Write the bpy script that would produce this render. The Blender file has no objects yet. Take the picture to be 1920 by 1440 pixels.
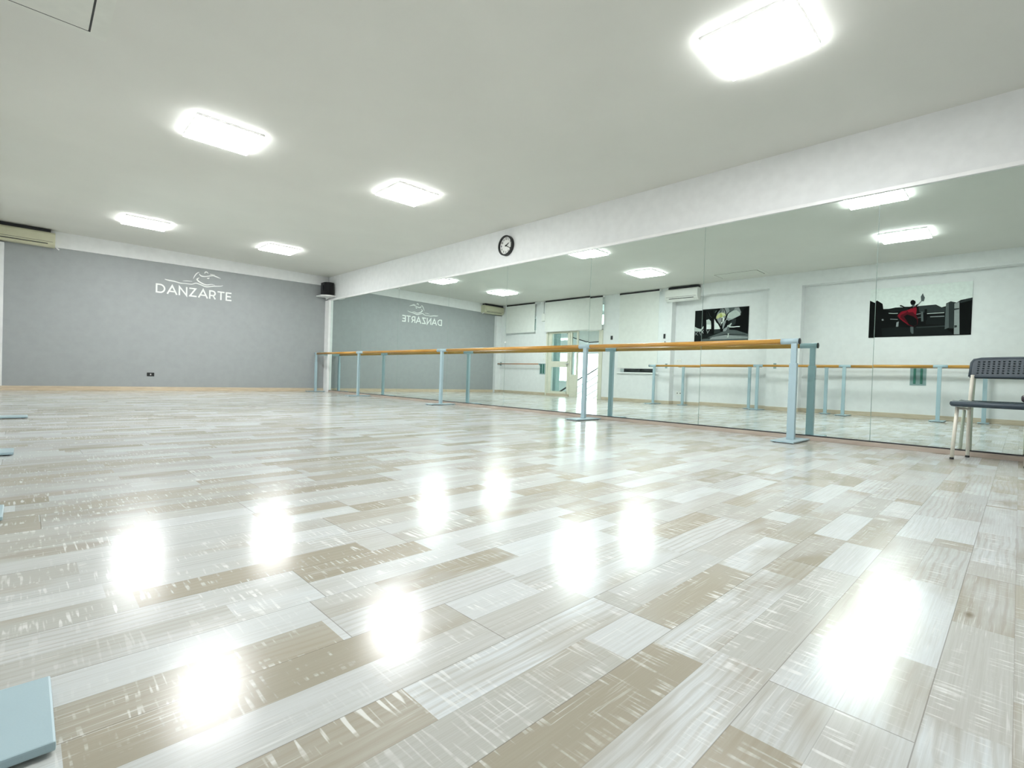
import bpy, bmesh, math, random
from math import sin, cos, pi, radians
from mathutils import Vector, Matrix
C = bpy.context.scene.collection
sc = bpy.context.scene
random.seed(4)

# ------------------------------------------------------------------ camera
YAW, PITCH, ROLL, FPX = 0.77636, -0.01355, 0.03297, 934.65
F = Vector((sin(YAW)*cos(PITCH), cos(YAW)*cos(PITCH), sin(PITCH)))
R0 = Vector((cos(YAW), -sin(YAW), 0)); U0 = R0.cross(F)
R = R0*cos(ROLL) + U0*sin(ROLL); U = -R0*sin(ROLL) + U0*cos(ROLL)
cd = bpy.data.cameras.new('camera'); cam = bpy.data.objects.new('camera', cd); C.objects.link(cam)
cam.matrix_world = Matrix(((R.x, U.x, -F.x, -5.6497), (R.y, U.y, -F.y, 0), (R.z, U.z, -F.z, .533), (0, 0, 0, 1)))
cd.sensor_fit = 'HORIZONTAL'; cd.sensor_width = 36; cd.lens = FPX/1920*36
cd.clip_start = .02; cd.clip_end = 200
sc.camera = cam
# ------------------------------------------------------------------ world, exposure
w = bpy.data.worlds.new('overcast_sky'); sc.world = w; w.use_nodes = True
w.node_tree.nodes['Background'].inputs[0].default_value = (.93, .97, 1, 1)
w.node_tree.nodes['Background'].inputs[1].default_value = 9.0
sc.view_settings.view_transform = 'Standard'; sc.view_settings.look = 'None'
sc.view_settings.gamma = 1; sc.view_settings.use_curve_mapping = False
sc.view_settings.exposure = 0.0
PANEL = 54.0          # emission of the six ceiling panels
sc.cycles.max_bounces = 14; sc.cycles.diffuse_bounces = 6; sc.cycles.glossy_bounces = 8
sc.cycles.transmission_bounces = 8; sc.cycles.sample_clamp_indirect = 30

# ------------------------------------------------------------------ materials
class NT:
    def __init__(s, name):
        s.m = bpy.data.materials.new(name); s.m.use_nodes = True
        s.t = s.m.node_tree; s.b = s.t.nodes['Principled BSDF']
    def n(s, typ, **kw):
        nd = s.t.nodes.new(typ)
        for k, v in kw.items(): setattr(nd, k, v)
        return nd
    def l(s, a, b): s.t.links.new(a, b)
    def put(s, sock, v):
        if hasattr(v, 'is_linked') or hasattr(v, 'links'): s.l(v, sock)
        else: sock.default_value = v
    def math(s, op, a, b=0.0, c=0.0, clamp=False):
        nd = s.n('ShaderNodeMath', operation=op); nd.use_clamp = clamp
        s.put(nd.inputs[0], a); s.put(nd.inputs[1], b)
        if op in ('MULTIPLY_ADD', 'SMOOTH_MIN', 'COMPARE'): s.put(nd.inputs[2], c)
        return nd.outputs[0]
    def comb(s, x, y, z=0.0):
        nd = s.n('ShaderNodeCombineXYZ')
        for i, v in enumerate((x, y, z)): s.put(nd.inputs[i], v)
        return nd.outputs[0]
    def noise(s, vec, scale=1.0, detail=2.0, rough=.5):
        nd = s.n('ShaderNodeTexNoise'); s.l(vec, nd.inputs['Vector'])
        nd.inputs['Scale'].default_value = scale; nd.inputs['Detail'].default_value = detail
        nd.inputs['Roughness'].default_value = rough
        return nd.outputs[0]
    def white(s, vec):
        nd = s.n('ShaderNodeTexWhiteNoise', noise_dimensions='3D'); s.l(vec, nd.inputs['Vector'])
        return nd.outputs[0]
    def ramp(s, f, stops, interp='LINEAR'):
        nd = s.n('ShaderNodeValToRGB'); s.l(f, nd.inputs[0]); cr = nd.color_ramp; cr.interpolation = interp
        while len(cr.elements) < len(stops): cr.elements.new(.5)
        for e, (p, c) in zip(cr.elements, stops): e.position = p; e.color = (*c, 1)
        return nd.outputs[0]
    def mix(s, f, a, b, mode='MIX'):
        nd = s.n('ShaderNodeMix', data_type='RGBA', blend_type=mode)
        s.put(nd.inputs[0], f)
        for i, v in ((6, a), (7, b)):
            if isinstance(v, tuple): nd.inputs[i].default_value = (*v, 1)
            else: s.l(v, nd.inputs[i])
        return nd.outputs[2]
    def mapr(s, v, a, b, c=0.0, d=1.0):
        nd = s.n('ShaderNodeMapRange'); s.put(nd.inputs[0], v)
        for i, q in enumerate((a, b, c, d)): nd.inputs[i+1].default_value = q
        return nd.outputs[0]
    def bump(s, h, strength=.1, dist=.01):
        nd = s.n('ShaderNodeBump'); s.l(h, nd.inputs['Height'])
        nd.inputs['Strength'].default_value = strength; nd.inputs['Distance'].default_value = dist
        s.l(nd.outputs[0], s.b.inputs['Normal'])
    def pos(s):
        return s.n('ShaderNodeTexCoord').outputs['Object']

def plain(name, col, rough=.5, metal=0.0, spec=.5, var=.03, nscale=9.0, bump=0.0, bscale=200.0):
    t = NT(name); p = t.pos()
    nz = t.noise(p, nscale, 3)
    f = t.mapr(nz, .3, .7, 0, 1)
    a = tuple(max(0, x*(1-var)) for x in col); b = tuple(min(1, x*(1+var)) for x in col)
    t.l(t.mix(f, a, b), t.b.inputs['Base Color'])
    t.b.inputs['Roughness'].default_value = rough; t.b.inputs['Metallic'].default_value = metal
    t.b.inputs['Specular IOR Level'].default_value = spec
    if bump: t.bump(t.noise(p, bscale, 3), bump, .004)
    return t.m

def emit(name, col, st):
    m = bpy.data.materials.new(name); m.use_nodes = True; nt = m.node_tree
    e = nt.nodes.new('ShaderNodeEmission'); e.inputs[0].default_value = (*col, 1); e.inputs[1].default_value = st
    nt.links.new(e.outputs[0], nt.nodes['Material Output'].inputs[0]); nt.nodes.remove(nt.nodes['Principled BSDF'])
    return m

def floor_mat():
    t = NT('laminate_strips'); p = t.pos()
    sp = t.n('ShaderNodeSeparateXYZ'); t.l(p, sp.inputs[0]); x, y = sp.outputs[0], sp.outputs[1]
    SW = .1037
    v = t.math('DIVIDE', t.math('SUBTRACT', y, .301), SW)
    row = t.math('FLOOR', v); fv = t.math('FRACT', v)
    board = t.math('FLOOR', t.math('MULTIPLY', row, .5))
    bv = t.math('FRACT', t.math('MULTIPLY', v, .5))
    # boards 1.29 m long, staggered
    boff = t.math('MULTIPLY', t.white(t.comb(board, 3.7, 1.0)), 9.0)
    bu = t.math('DIVIDE', t.math('ADD', x, boff), 1.29)
    bcell = t.math('FLOOR', bu); fbu = t.math('FRACT', bu)
    # strips of uneven length inside each row
    roff = t.math('MULTIPLY', t.white(t.comb(row, 8.1, 2.0)), 11.0)
    wob = t.math('MULTIPLY', t.noise(t.comb(t.math('MULTIPLY', x, 1.1), t.math('MULTIPLY', row, 7.3)), 1.0, 0), .9)
    u = t.math('ADD', t.math('DIVIDE', t.math('ADD', x, roff), .54), wob)
    cell = t.math('FLOOR', u); fu = t.math('FRACT', u)
    rnd = t.white(t.comb(cell, row, bcell)); rnd2 = t.white(t.comb(cell, row, t.math('ADD', bcell, 31.0)))
    rnd3 = t.white(t.comb(cell, t.math('ADD', row, 77.0), bcell))
    base = t.ramp(rnd, [(0, (.66, .70, .72)), (.16, (.57, .59, .59)), (.34, (.50, .505, .48)), (.48, (.63, .66, .67)),
                        (.60, (.45, .43, .375)), (.72, (.545, .55, .53)), (.84, (.38, .35, .285)), (.93, (.48, .46, .40))], 'CONSTANT')
    alt = t.ramp(rnd2, [(0, (.62, .64, .65)), (.35, (.42, .385, .315)), (.6, (.52, .515, .49)), (.85, (.38, .345, .28))], 'CONSTANT')
    # slow drift of tone along a strip
    dr = t.noise(t.comb(t.math('MULTIPLY', x, 2.6), t.math('MULTIPLY', y, 7.0), t.math('MULTIPLY', rnd3, 40.0)), 1.0, 2)
    col = t.mix(t.math('MULTIPLY', t.mapr(dr, .46, .66), .75), base, alt)
    # fine grain and cathedral figure
    g = t.noise(t.comb(t.math('MULTIPLY', x, 5.0), t.math('MULTIPLY', y, 260.0), t.math('MULTIPLY', rnd3, 50.0)), 1.0, 5, .65)
    col = t.mix(t.mapr(g, .38, .68, 0, .24), col, (.30, .265, .21), 'MIX')
    wv = t.n('ShaderNodeTexWave', wave_type='BANDS', bands_direction='Y'); wv.inputs['Scale'].default_value = 16
    wv.inputs['Distortion'].default_value = 7; wv.inputs['Detail'].default_value = 3; wv.inputs['Detail Scale'].default_value = .55
    t.l(t.comb(t.math('MULTIPLY', x, .33), y, t.math('MULTIPLY', rnd3, 9.0)), wv.inputs['Vector'])
    fig = t.math('MULTIPLY', t.mapr(wv.outputs[1], .5, .95), t.mapr(rnd3, .55, .8, 0, .26))
    col = t.mix(fig, col, (.33, .28, .21))
    # limed saw marks running across the strips
    s1 = t.noise(t.comb(t.math('MULTIPLY', x, 125.0), t.math('MULTIPLY', y, 9.0), row), 1.0, 1)
    s2 = t.noise(t.comb(t.math('MULTIPLY', x, 3.2), t.math('MULTIPLY', y, 15.0), t.math('MULTIPLY', rnd2, 30.0)), 1.0, 4, .65)
    saw = t.math('MULTIPLY', t.mapr(s1, .56, .64), t.mapr(s2, .46, .60))
    saw = t.math('MULTIPLY', saw, t.mapr(rnd2, .2, .5, .25, .8))
    col = t.mix(saw, col, (.80, .81, .80))
    s3 = t.noise(t.comb(t.math('MULTIPLY', x, 7.0), t.math('MULTIPLY', y, 210.0), t.math('MULTIPLY', row, 3.0)), 1.0, 2)
    s4 = t.noise(t.comb(t.math('MULTIPLY', x, 3.0), t.math('MULTIPLY', y, 9.0), 7.0), 1.0, 2)
    col = t.mix(t.math('MULTIPLY', t.mapr(s3, .58, .68), t.mapr(s4, .48, .6, 0, .5)), col, (.78, .79, .78))
    # knots
    vo = t.n('ShaderNodeTexVoronoi'); vo.inputs['Scale'].default_value = 1.0
    t.l(t.comb(t.math('MULTIPLY', x, 1.5), t.math('MULTIPLY', y, 3.6)), vo.inputs['Vector'])
    col = t.mix(t.mapr(vo.outputs['Distance'], .012, .042, .7, 0), col, (.20, .16, .11))
    # seams: board edges dark, strip edges faint
    def edge(fr, wd):
        return t.math('LESS_THAN', t.math('MINIMUM', fr, t.math('SUBTRACT', 1.0, fr)), wd)
    seam = t.math('MAXIMUM', edge(bv, .0042), edge(fbu, .0009))
    soft = t.math('MULTIPLY', edge(fv, .006), .25)
    col = t.mix(t.math('MAXIMUM', t.math('MULTIPLY', seam, .55), soft), col, (.16, .14, .12))
    col = t.mix(1.0, col, (.93, .93, .92), 'MULTIPLY')
    t.l(col, t.b.inputs['Base Color'])
    rg = t.math('ADD', t.mapr(t.noise(t.comb(t.math('MULTIPLY', x, 3.0), t.math('MULTIPLY', y, 12.0)), 1.0, 3), .3, .7, .15, .20), t.math('MULTIPLY', saw, .05))
    t.l(rg, t.b.inputs['Roughness']); t.b.inputs['Specular IOR Level'].default_value = .29
    t.bump(t.math('SUBTRACT', t.math('MULTIPLY', g, .3), seam), .12, .002)
    return t.m

def grain_mat(name, a, b, axis=1, rough=.35, sc_=(3, 60), spec=.5):
    t = NT(name); sp = t.n('ShaderNodeSeparateXYZ'); t.l(t.pos(), sp.inputs[0])
    o = [sp.outputs[0], sp.outputs[1], sp.outputs[2]]
    vec = [t.math('MULTIPLY', q, float(sc_[0] if i == axis else sc_[1])) for i, q in enumerate(o)]
    n = t.noise(t.comb(*vec), 1.0, 4, .6)
    t.l(t.mix(t.mapr(n, .35, .65), a, b), t.b.inputs['Base Color'])
    t.b.inputs['Roughness'].default_value = rough; t.b.inputs['Specular IOR Level'].default_value = spec
    return t.m

def glass_mat(name, tint=(.93, .98, .96), rf=.08):
    m = bpy.data.materials.new(name); m.use_nodes = True; nt = m.node_tree; nt.nodes.remove(nt.nodes['Principled BSDF'])
    a = nt.nodes.new('ShaderNodeBsdfTransparent'); a.inputs[0].default_value = (*tint, 1)
    b = nt.nodes.new('ShaderNodeBsdfGlossy'); b.inputs['Roughness'].default_value = .02
    f = nt.nodes.new('ShaderNodeFresnel'); f.inputs[0].default_value = 1.45
    x = nt.nodes.new('ShaderNodeMixShader'); nt.links.new(f.outputs[0], x.inputs[0])
    nt.links.new(a.outputs[0], x.inputs[1]); nt.links.new(b.outputs[0], x.inputs[2])
    nt.links.new(x.outputs[0], nt.nodes['Material Output'].inputs[0]); return m

def mirror_mat():
    t = NT('silvered_mirror'); n = t.noise(t.pos(), .8, 1)
    t.l(t.mix(n, (.775, .865, .835), (.79, .88, .845)), t.b.inputs['Base Color'])
    t.b.inputs['Metallic'].default_value = 1; t.b.inputs['Roughness'].default_value = 0.0
    return t.m

M = dict(
 floor=floor_mat(),
 white=plain('white_wall_paint', (.785, .795, .80), .55, bump=.05, bscale=90, spec=.3),
 ceil=plain('ceiling_paint', (.70, .70, .66), .7, bump=.04, bscale=90, spec=.2, nscale=1.2, var=.02),
 grey=plain('grey_wall_paint', (.345, .365, .37), .5, bump=.05, bscale=90, spec=.3),
 base=grain_mat('oak_skirting', (.52, .42, .30), (.66, .56, .42), 0, .4, (4, 50)),
 basey=grain_mat('oak_skirting_side', (.50, .42, .31), (.62, .54, .42), 1, .4, (4, 50)),
 basem=grain_mat('pinkish_wood_skirting', (.40, .33, .28), (.50, .43, .37), 1, .4, (4, 50)),
 black=plain('black_plastic', (.012, .013, .014), .45),
 cloth=plain('black_speaker_cloth', (.008, .008, .009), .9, bump=.3, bscale=600),
 dark=plain('dark_gap_paint', (.03, .03, .033), .6),
 wood=grain_mat('varnished_beech', (.44, .21, .035), (.60, .33, .075), 1, .28, (2.5, 70)),
 wood2=grain_mat('reddish_beech', (.36, .17, .09), (.48, .25, .14), 1, .3, (2.5, 70)),
 steel=plain('pale_blue_powder_coat', (.375, .50, .55), .32, spec=.5, var=.02, bump=.04, bscale=300),
 steeld=plain('grey_green_powder_coat', (.25, .36, .36), .4, spec=.5),
 mirror=mirror_mat(),
 medge=plain('mirror_glass_edge', (.30, .42, .38), .25),
 trim=plain('white_trim', (.86, .86, .86), .35),
 plas=plain('white_plastic', (.82, .82, .79), .35),
 cream=plain('cream_lacquer', (.70, .69, .58), .35),
 acy=plain('yellowed_plastic', (.60, .59, .43), .4),
 shade=plain('roller_blind_cloth', (.78, .79, .76), .8, bump=.1, bscale=400, spec=.2),
 frame=plain('lamp_frame', (.62, .62, .62), .4),
 lamp=emit('led_diffuser', (.98, 1, .995), PANEL),
 tube=emit('tube_glow', (.95, 1, .98), 9),
 glass=glass_mat('clear_glass'),
 chair=plain('slate_grey_plastic', (.032, .052, .070), .45, bump=.1, bscale=500),
 chleg=plain('cream_steel_tube', (.74, .71, .62), .35),
 purse=plain('dark_plum_leather', (.03, .018, .028), .4, bump=.2, bscale=150),
 logo=plain('white_vinyl', (.88, .90, .88), .4),
 face=plain('clock_face', (.80, .80, .78), .5),
 hatch=plain('hatch_paint', (.70, .71, .66), .6),
 green=plain('dark_green_metal', (.03, .16, .12), .4),
)
def flat(name, col, rough=.35):
    k = 'f_'+name
    if k not in M: M[k] = plain(name, col, .7, var=.05, nscale=20, spec=.12)
    return M[k]

# ------------------------------------------------------------------ mesh helpers
class MB:
    def __init__(s): s.bm = bmesh.new()
    def box(s, x0, x1, y0, y1, z0, z1, bev=0.0, mat=None):
        b = bmesh.new(); bmesh.ops.create_cube(b, size=1)
        bmesh.ops.scale(b, vec=(abs(x1-x0), abs(y1-y0), abs(z1-z0)), verts=b.verts)
        if bev: bmesh.ops.bevel(b, geom=b.edges[:], offset=bev, segments=2, affect='EDGES', profile=.6)
        bmesh.ops.translate(b, vec=((x0+x1)/2, (y0+y1)/2, (z0+z1)/2), verts=b.verts)
        if mat: b.transform(mat)
        s.add(b); return s
    def add(s, b):
        me = bpy.data.meshes.new('tmp'); b.to_mesh(me); b.free(); s.bm.from_mesh(me); bpy.data.meshes.remove(me)
    def cyl(s, p, q, r, r2=None, seg=20, cap=True, bev=0.0):
        p, q = Vector(p), Vector(q); d = q-p; b = bmesh.new()
        bmesh.ops.create_cone(b, cap_ends=cap, segments=seg, radius1=r, radius2=r if r2 is None else r2, depth=d.length)
        if bev:
            es = [e for e in b.edges if abs(e.verts[0].co.z-e.verts[1].co.z) < 1e-6]
            bmesh.ops.bevel(b, geom=es, offset=bev, segments=3, affect='EDGES')
        for f in b.faces:
            if len(f.verts) == 4: f.smooth = True
        b.transform(Matrix.Translation((p+q)/2) @ d.to_track_quat('Z', 'Y').to_matrix().to_4x4())
        s.add(b); return s
    def tube(s, pts, r, seg=12):
        """round tube through points, mitred"""
        pts = [Vector(p) for p in pts]; n = len(pts); rings = []; b = s.bm
        t0 = (pts[1]-pts[0]).normalized(); ref = Vector((0, 0, 1)) if abs(t0.z) < .9 else Vector((1, 0, 0))
        nrm = t0.cross(ref).normalized()
        for i, p in enumerate(pts):
            t = ((pts[min(i+1, n-1)]-pts[i]).normalized() + (pts[i]-pts[max(i-1, 0)]).normalized()).normalized()
            nrm = (nrm - t*nrm.dot(t)).normalized(); bn = t.cross(nrm)
            rings.append([b.verts.new(p + (nrm*cos(2*pi*k/seg)+bn*sin(2*pi*k/seg))*r) for k in range(seg)])
        for a, c in zip(rings, rings[1:]):
            for k in range(seg):
                f = b.faces.new((a[k], a[(k+1) % seg], c[(k+1) % seg], c[k])); f.smooth = True
        b.faces.new(rings[0][::-1]); b.faces.new(rings[-1]); return s
    def prism(s, pts, off, inv=False):
        """planar polygon pts (3D) extruded by vector off"""
        b = s.bm; o = Vector(off); a = [b.verts.new(Vector(p)) for p in pts]; c = [b.verts.new(Vector(p)+o) for p in pts]
        n = len(pts); b.faces.new(a); b.faces.new(c[::-1])
        for i in range(n): b.faces.new((a[i], c[i], c[(i+1) % n], a[(i+1) % n]))
        return s
    def build(s, name, mat, parent=None, kind=None):
        bmesh.ops.recalc_face_normals(s.bm, faces=s.bm.faces)
        me = bpy.data.meshes.new(name); s.bm.to_mesh(me); s.bm.free()
        me.materials.append(M[mat] if isinstance(mat, str) else mat)
        o = bpy.data.objects.new(name, me); C.objects.link(o)
        if parent:
            o.parent = parent; o.matrix_parent_inverse = Matrix.Translation(-parent.location) if parent.get('_abs') else Matrix()
        if kind: o['kind'] = kind
        return o
def B(*a, **k): return MB().box(*a, **k)
def tag(o, label, cat, group=None):
    o['label'] = label; o['category'] = cat
    if group: o['group'] = group
    return o
def empty(name, loc, label=None, cat=None, group=None, rz=0.0, kind=None):
    o = bpy.data.objects.new(name, None); C.objects.link(o); o.location = loc; o.rotation_euler = (0, 0, rz)
    o.empty_display_size = .1
    if label: tag(o, label, cat, group)
    if kind: o['kind'] = kind
    return o
def S(name, mb, mat): return mb.build(name, mat, kind='structure')

# parts of absolute-coordinate things: shift the mesh into the parent's local frame
def part(mb, name, mat, par, root=None, label=None):
    r = root or par
    while r.parent: r = r.parent
    mb.bm.transform(Matrix.Translation(-r.location))
    o = mb.build(name, mat); o.parent = par
    if label: o['label'] = label
    return o

# ------------------------------------------------------------------ room shell
D, H = 12.73, 2.973
XW, XR = -6.0, -6.22        # window wall face, back of its recesses
YF = -2.3                   # wall behind the camera
S('floor', B(-6.6, .2, YF-.1, D+.1, -.1, 0), 'floor')
S('ceiling', B(-6.6, .2, YF-.1, D+.1, H, H+.15), 'ceil')
S('wall_right', B(.012, .2, YF-.1, D+.1, 0, H), 'white')
S('wall_back', B(-6.4, .012, D, D+.15, 0, H), 'grey')
S('wall_front', B(-6.4, .012, YF-.15, YF, 0, H), 'white')
# shallow white beam over the grey wall
S('trim_1', MB().prism([(-6.15, D, H), (-6.15, D, 2.665), (0, D, 2.745), (0, D, H)], (0, -.035, 0)), 'white')
# boxed corners
S('trim_2', B(-.055, .012, 12.50, D-.001, 0, 2.36), 'trim')
S('trim_3', B(-6.15, -5.915, 12.62, D-.001, 0, 2.62), 'white')
# window wall: pieces around the openings
KY, DX = 1.0128, -.15      # window wall stands at x = -6.15, recess backs at -6.37
def ky(y): return y*KY if y < 12.3 else y
wl = MB(); T = -6.35
def wp(y0, y1, z0=0.0, z1=H, x=XW): wl.box(T+DX, x+DX, ky(y0), ky(y1), z0, z1)
wp(12.10, D); wp(10.865, 12.10, 0, 2.06); wp(10.865, 12.10, 2.52, H)
wp(10.385, 10.865)
wp(8.265, 10.385, 2.02, 2.10); wp(8.265, 10.385, 2.80, H)
wp(7.70, 8.265)
wp(6.63, 7.66, 0, .80); wp(6.63, 7.66, 2.88, H); wp(7.66, 7.70)
wp(6.20, 6.63)
wp(3.91, 6.20, 0, 2.70, XR); wp(3.91, 6.20, 2.70, H)
wp(3.27, 3.91)
wp(-1.9, 3.27, 0, 2.70, XR); wp(-1.9, 3.27, 2.70, H)
wp(YF, -1.9)
S('wall_left', wl, 'white')
# skirting
S('baseboard_back', B(-5.915, -.055, D-.014, D, 0, .085, .003), 'base')
bl = MB()
for y0, y1, x in ((10.40, 12.44, XW), (7.70, 8.25, XW), (6.20, 7.70, XW), (3.92, 6.19, XR), (3.27, 3.91, XW), (-1.89, 3.26, XR)):
    bl.box(x, x+.013, y0, y1, 0, .085, .003)
for y, x0, x1 in ((6.19, XR, XW+.013), (3.262, XR, XW+.013)): bl.box(x0, x1, y, y+.012, 0, .085)
bl.box(XR, XW+.013, 3.908, 3.92, 0, .085); bl.box(-6.0, -5.76, 12.447, 12.459, 0, .085)
bl.bm.transform(Matrix.Translation((DX, 0, 0)) @ Matrix.Diagonal((1, KY, 1, 1)))
S('baseboard_left', bl, 'basey')
S('baseboard_right', B(-.024, .011, YF, 12.49, 0, .040, .003), 'basem')
S('trim_4', B(-.012, .011, YF, 12.49, .0405, .0505), 'dark')
S('trim_5', B(-.020, .011, YF, 12.50, 2.352, 2.388, .003), 'trim')
# stairwell beyond the door
sw = MB()
sw.box(-9.0, -8.85, 7.7, 14.0, -1.4, -1.0); sw.box(-9.0, -8.85, 7.7, 14.0, 2.95, 3.1); sw.box(-9.0, -8.85, 7.7, 14.0, 1.56, 1.9)
sw.box(-9.0, -8.85, 7.7, 8.6, -1.0, 1.56); sw.box(-9.0, -8.85, 13.6, 14.0, -1.0, 1.56)
sw.box(-9.0, -8.85, 11.75, 11.9, -1.0, 1.56); sw.box(-9.0, -8.85, 11.9, 13.6, -1.0, .42)
sw.box(-9.0, -8.85, 7.7, 9.4, 1.9, 2.95); sw.box(-9.0, -8.85, 11.2, 14.0, 1.9, 2.95)
sw.box(-8.85, -6.35, 13.9, 14.0, -1.4, 3.1); sw.box(-8.85, -6.35, 7.6, 7.7, -1.4, 3.1)
sw.box(-9.0, -6.35, 7.6, 14.0, 3.0, 3.1); sw.box(-6.5, -6.35, 12.85, 14.0, -1.4, 3.1); sw.box(-6.5, -6.35, 7.6, 12.85, -1.4, -.16)
sw.bm.transform(Matrix.Translation((DX, 0, 0)))
S('wall_stairwell', sw, 'white')
S('floor_stairwell', MB().box(-6.82, -6.502, 7.7, 13.9, -.15, -.001).box(-9.0, -6.5, 7.6, 14.0, -1.5, -1.4), 'ceil')
S('trim_6', B(-6.90, -6.70, 10.57, 10.86, -.15, 3.0), 'steeld')
S('trim_7', MB().prism([(-6.6, 7.71, 2.2), (-6.6, 7.71, 1.74), (-6.6, 9.30, 1.70), (-6.6, 9.80, 1.86), (-6.6, 10.4, 2.15), (-6.6, 10.4, 2.3)], (-.12, 0, 0)), 'white')
S('trim_8', MB().tube([(-6.59, 7.75, 1.745), (-6.59, 8.85, 1.715), (-6.59, 9.28, 1.700), (-6.59, 9.76, 1.83), (-6.59, 10.35, 2.17)], .014, 8), 'dark')

def window(n, y0, y1, z0, z1, split=None, dark=False):
    e = empty('window_%d' % n, (-6.2, (y0+y1)/2, z0), kind='structure')
    m = MB(); fw = .045
    m.box(-6.24, -6.18, y0, y1, z0, z0+(.17 if dark else fw)); m.box(-6.24, -6.18, y0, y1, z1-fw, z1)
    for y in (y0, y1-fw): m.box(-6.24, -6.18, y, y+fw, z0+(.17 if dark else fw), z1-fw)
    if split:
        for y in split: m.box(-6.24, -6.18, y-.02, y+.02, z0+fw, z1-fw)
    part(m, 'window_frame', 'dark' if dark else 'trim', e)
    part(B(-6.212, -6.208, y0+fw, y1-fw, z0+fw, z1-fw), 'pane', 'glass', e)
window(1, 10.865, 12.10, 2.06, 2.52, [11.5]); window(2, 8.265, 10.385, 2.10, 2.80, [9.3])
window(3, 6.63, 7.66, .80, 2.88, [7.13], True)
part(B(-5.999, -5.955, 6.50, 7.74, .765, .795, .004), 'window_sill', 'trim', bpy.data.objects['window_3'])
window(4, 8.6, 11.75, -1.0, 1.56, [10.2]); bpy.data.objects['window_4'].location.x = -8.92
window(6, 11.9, 13.6, .42, 1.56, [12.8]); bpy.data.objects['window_6'].location.x = -8.92
window(5, 9.4, 11.2, 1.9, 2.95, [10.3]); bpy.data.objects['window_5'].location.x = -8.92  # upper sky opening, added so the wide blind's edge glows

# door: framed glass leaf, narrow side panel, open doorway
d1 = empty('door_1', (-6.0, 9.33, 0), kind='structure')
m = MB()
m.box(-6.09, -5.985, 8.27, 8.40, 0, 2.0); m.box(-6.09, -5.985, 10.335, 10.385, 0, 2.02)
m.box(-6.09, -5.985, 8.40, 10.335, 1.985, 2.02)
part(m, 'door_frame', 'cream', d1)
m = MB()  # glazed leaf
for z0, z1 in ((.075, .145), (.895, 1.075), (1.93, 1.98)): m.box(-6.055, -6.01, 9.53, 10.18, z0, z1)
for y0, y1 in ((9.455, 9.55), (10.18, 10.30)): m.box(-6.055, -6.01, y0, y1, .075, 1.98)
lf = part(m, 'leaf', 'cream', d1)
part(B(-6.034, -6.030, 9.55, 10.18, .145, .895), 'pane', 'glass', lf); part(B(-6.034, -6.030, 9.55, 10.18, 1.075, 1.93), 'pane', 'glass', lf)
part(MB().cyl((-6.01, 9.49, 1.0), (-5.97, 9.49, 1.0), .012).box(-5.985, -5.965, 9.485, 9.60, .99, 1.012, .004), 'door_handle', 'frame', lf)
part(B(-6.06, -5.99, 9.455, 10.335, 0, .074), 'threshold', 'basey', d1)
m = MB()
m.box(-6.05, -6.0, 9.15, 9.43, 0, .67)
for y0, y1 in ((9.15, 9.20), (9.375, 9.43)): m.box(-6.05, -6.0, y0, y1, .67, 1.985)
m.box(-6.05, -6.0, 9.20, 9.375, 1.94, 1.985)
sl = part(m, 'side_panel', 'cream', d1)
part(B(-6.03, -6.026, 9.20, 9.375, .67, 1.94), 'pane', 'glass', sl)

# ------------------------------------------------------------------ lights
def light(x, y, label):
    e = empty('ceiling_light', (x, y, H), label, 'ceiling light', 'square ceiling light panels')
    hw = .305
    part(B(x-hw+.001, x+hw-.001, y-hw+.001, y+hw-.001, H-.026, H-.001, .001), 'frame', 'frame', e)
    part(B(x-hw, x+hw, y-hw, y+hw, H-.038, H-.0262, .003), 'diffuser', 'lamp', e)
light(-1.97, 1.365, 'large bright ceiling panel nearest the camera, above the chair end of the mirrors')
light(-4.185, 1.345, 'ceiling panel seen only in the mirror, above the poster with the red dress')
light(-1.975, 5.88, 'bright ceiling panel in the middle of the ceiling, left of the wall clock')
light(-4.185, 5.90, 'bright ceiling panel in the left half of the ceiling, larger of the two')
light(-1.985, 10.53, 'small distant ceiling panel near the corner loudspeaker')
light(-4.185, 10.53, 'distant ceiling panel in front of the cream air conditioner')
t = empty('tube_lamp', (-7.5, 10.95, 1.97), 'bright tube lamp seen through the glass door in the stairwell', 'lamp')
part(B(-7.56, -7.44, 10.65, 11.3, 1.93, 1.97, .005), 'housing', 'trim', t)
part(MB().cyl((-7.5, 10.67, 1.90), (-7.5, 11.28, 1.90), .03), 'tube', 'tube', t)

# ceiling access hatch
h = empty('ceiling_hatch', (-5.53, 4.4, H), 'square white access hatch in the ceiling, outlined by dark gaps', 'hatch')
part(B(-5.85, -5.235, 3.88, 4.93, H-.006, H-.001), 'frame', 'hatch', h)
m = MB(); x0, x1, y0, y1, z = -5.80, -5.33, 3.95, 4.868, H-.0075
for a in ((x0, x0+.012, y0, y1), (x1-.012, x1, y0, y1), (x0+.012, x1-.012, y0, y0+.012), (x0+.012, x1-.012, y1-.012, y1)): m.box(*a, z, H-.006)
part(m, 'gap', 'dark', h)
part(B(x0+.014, x1-.014, y0+.014, y1-.014, H-.010, H-.006), 'panel', 'hatch', h)

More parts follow.
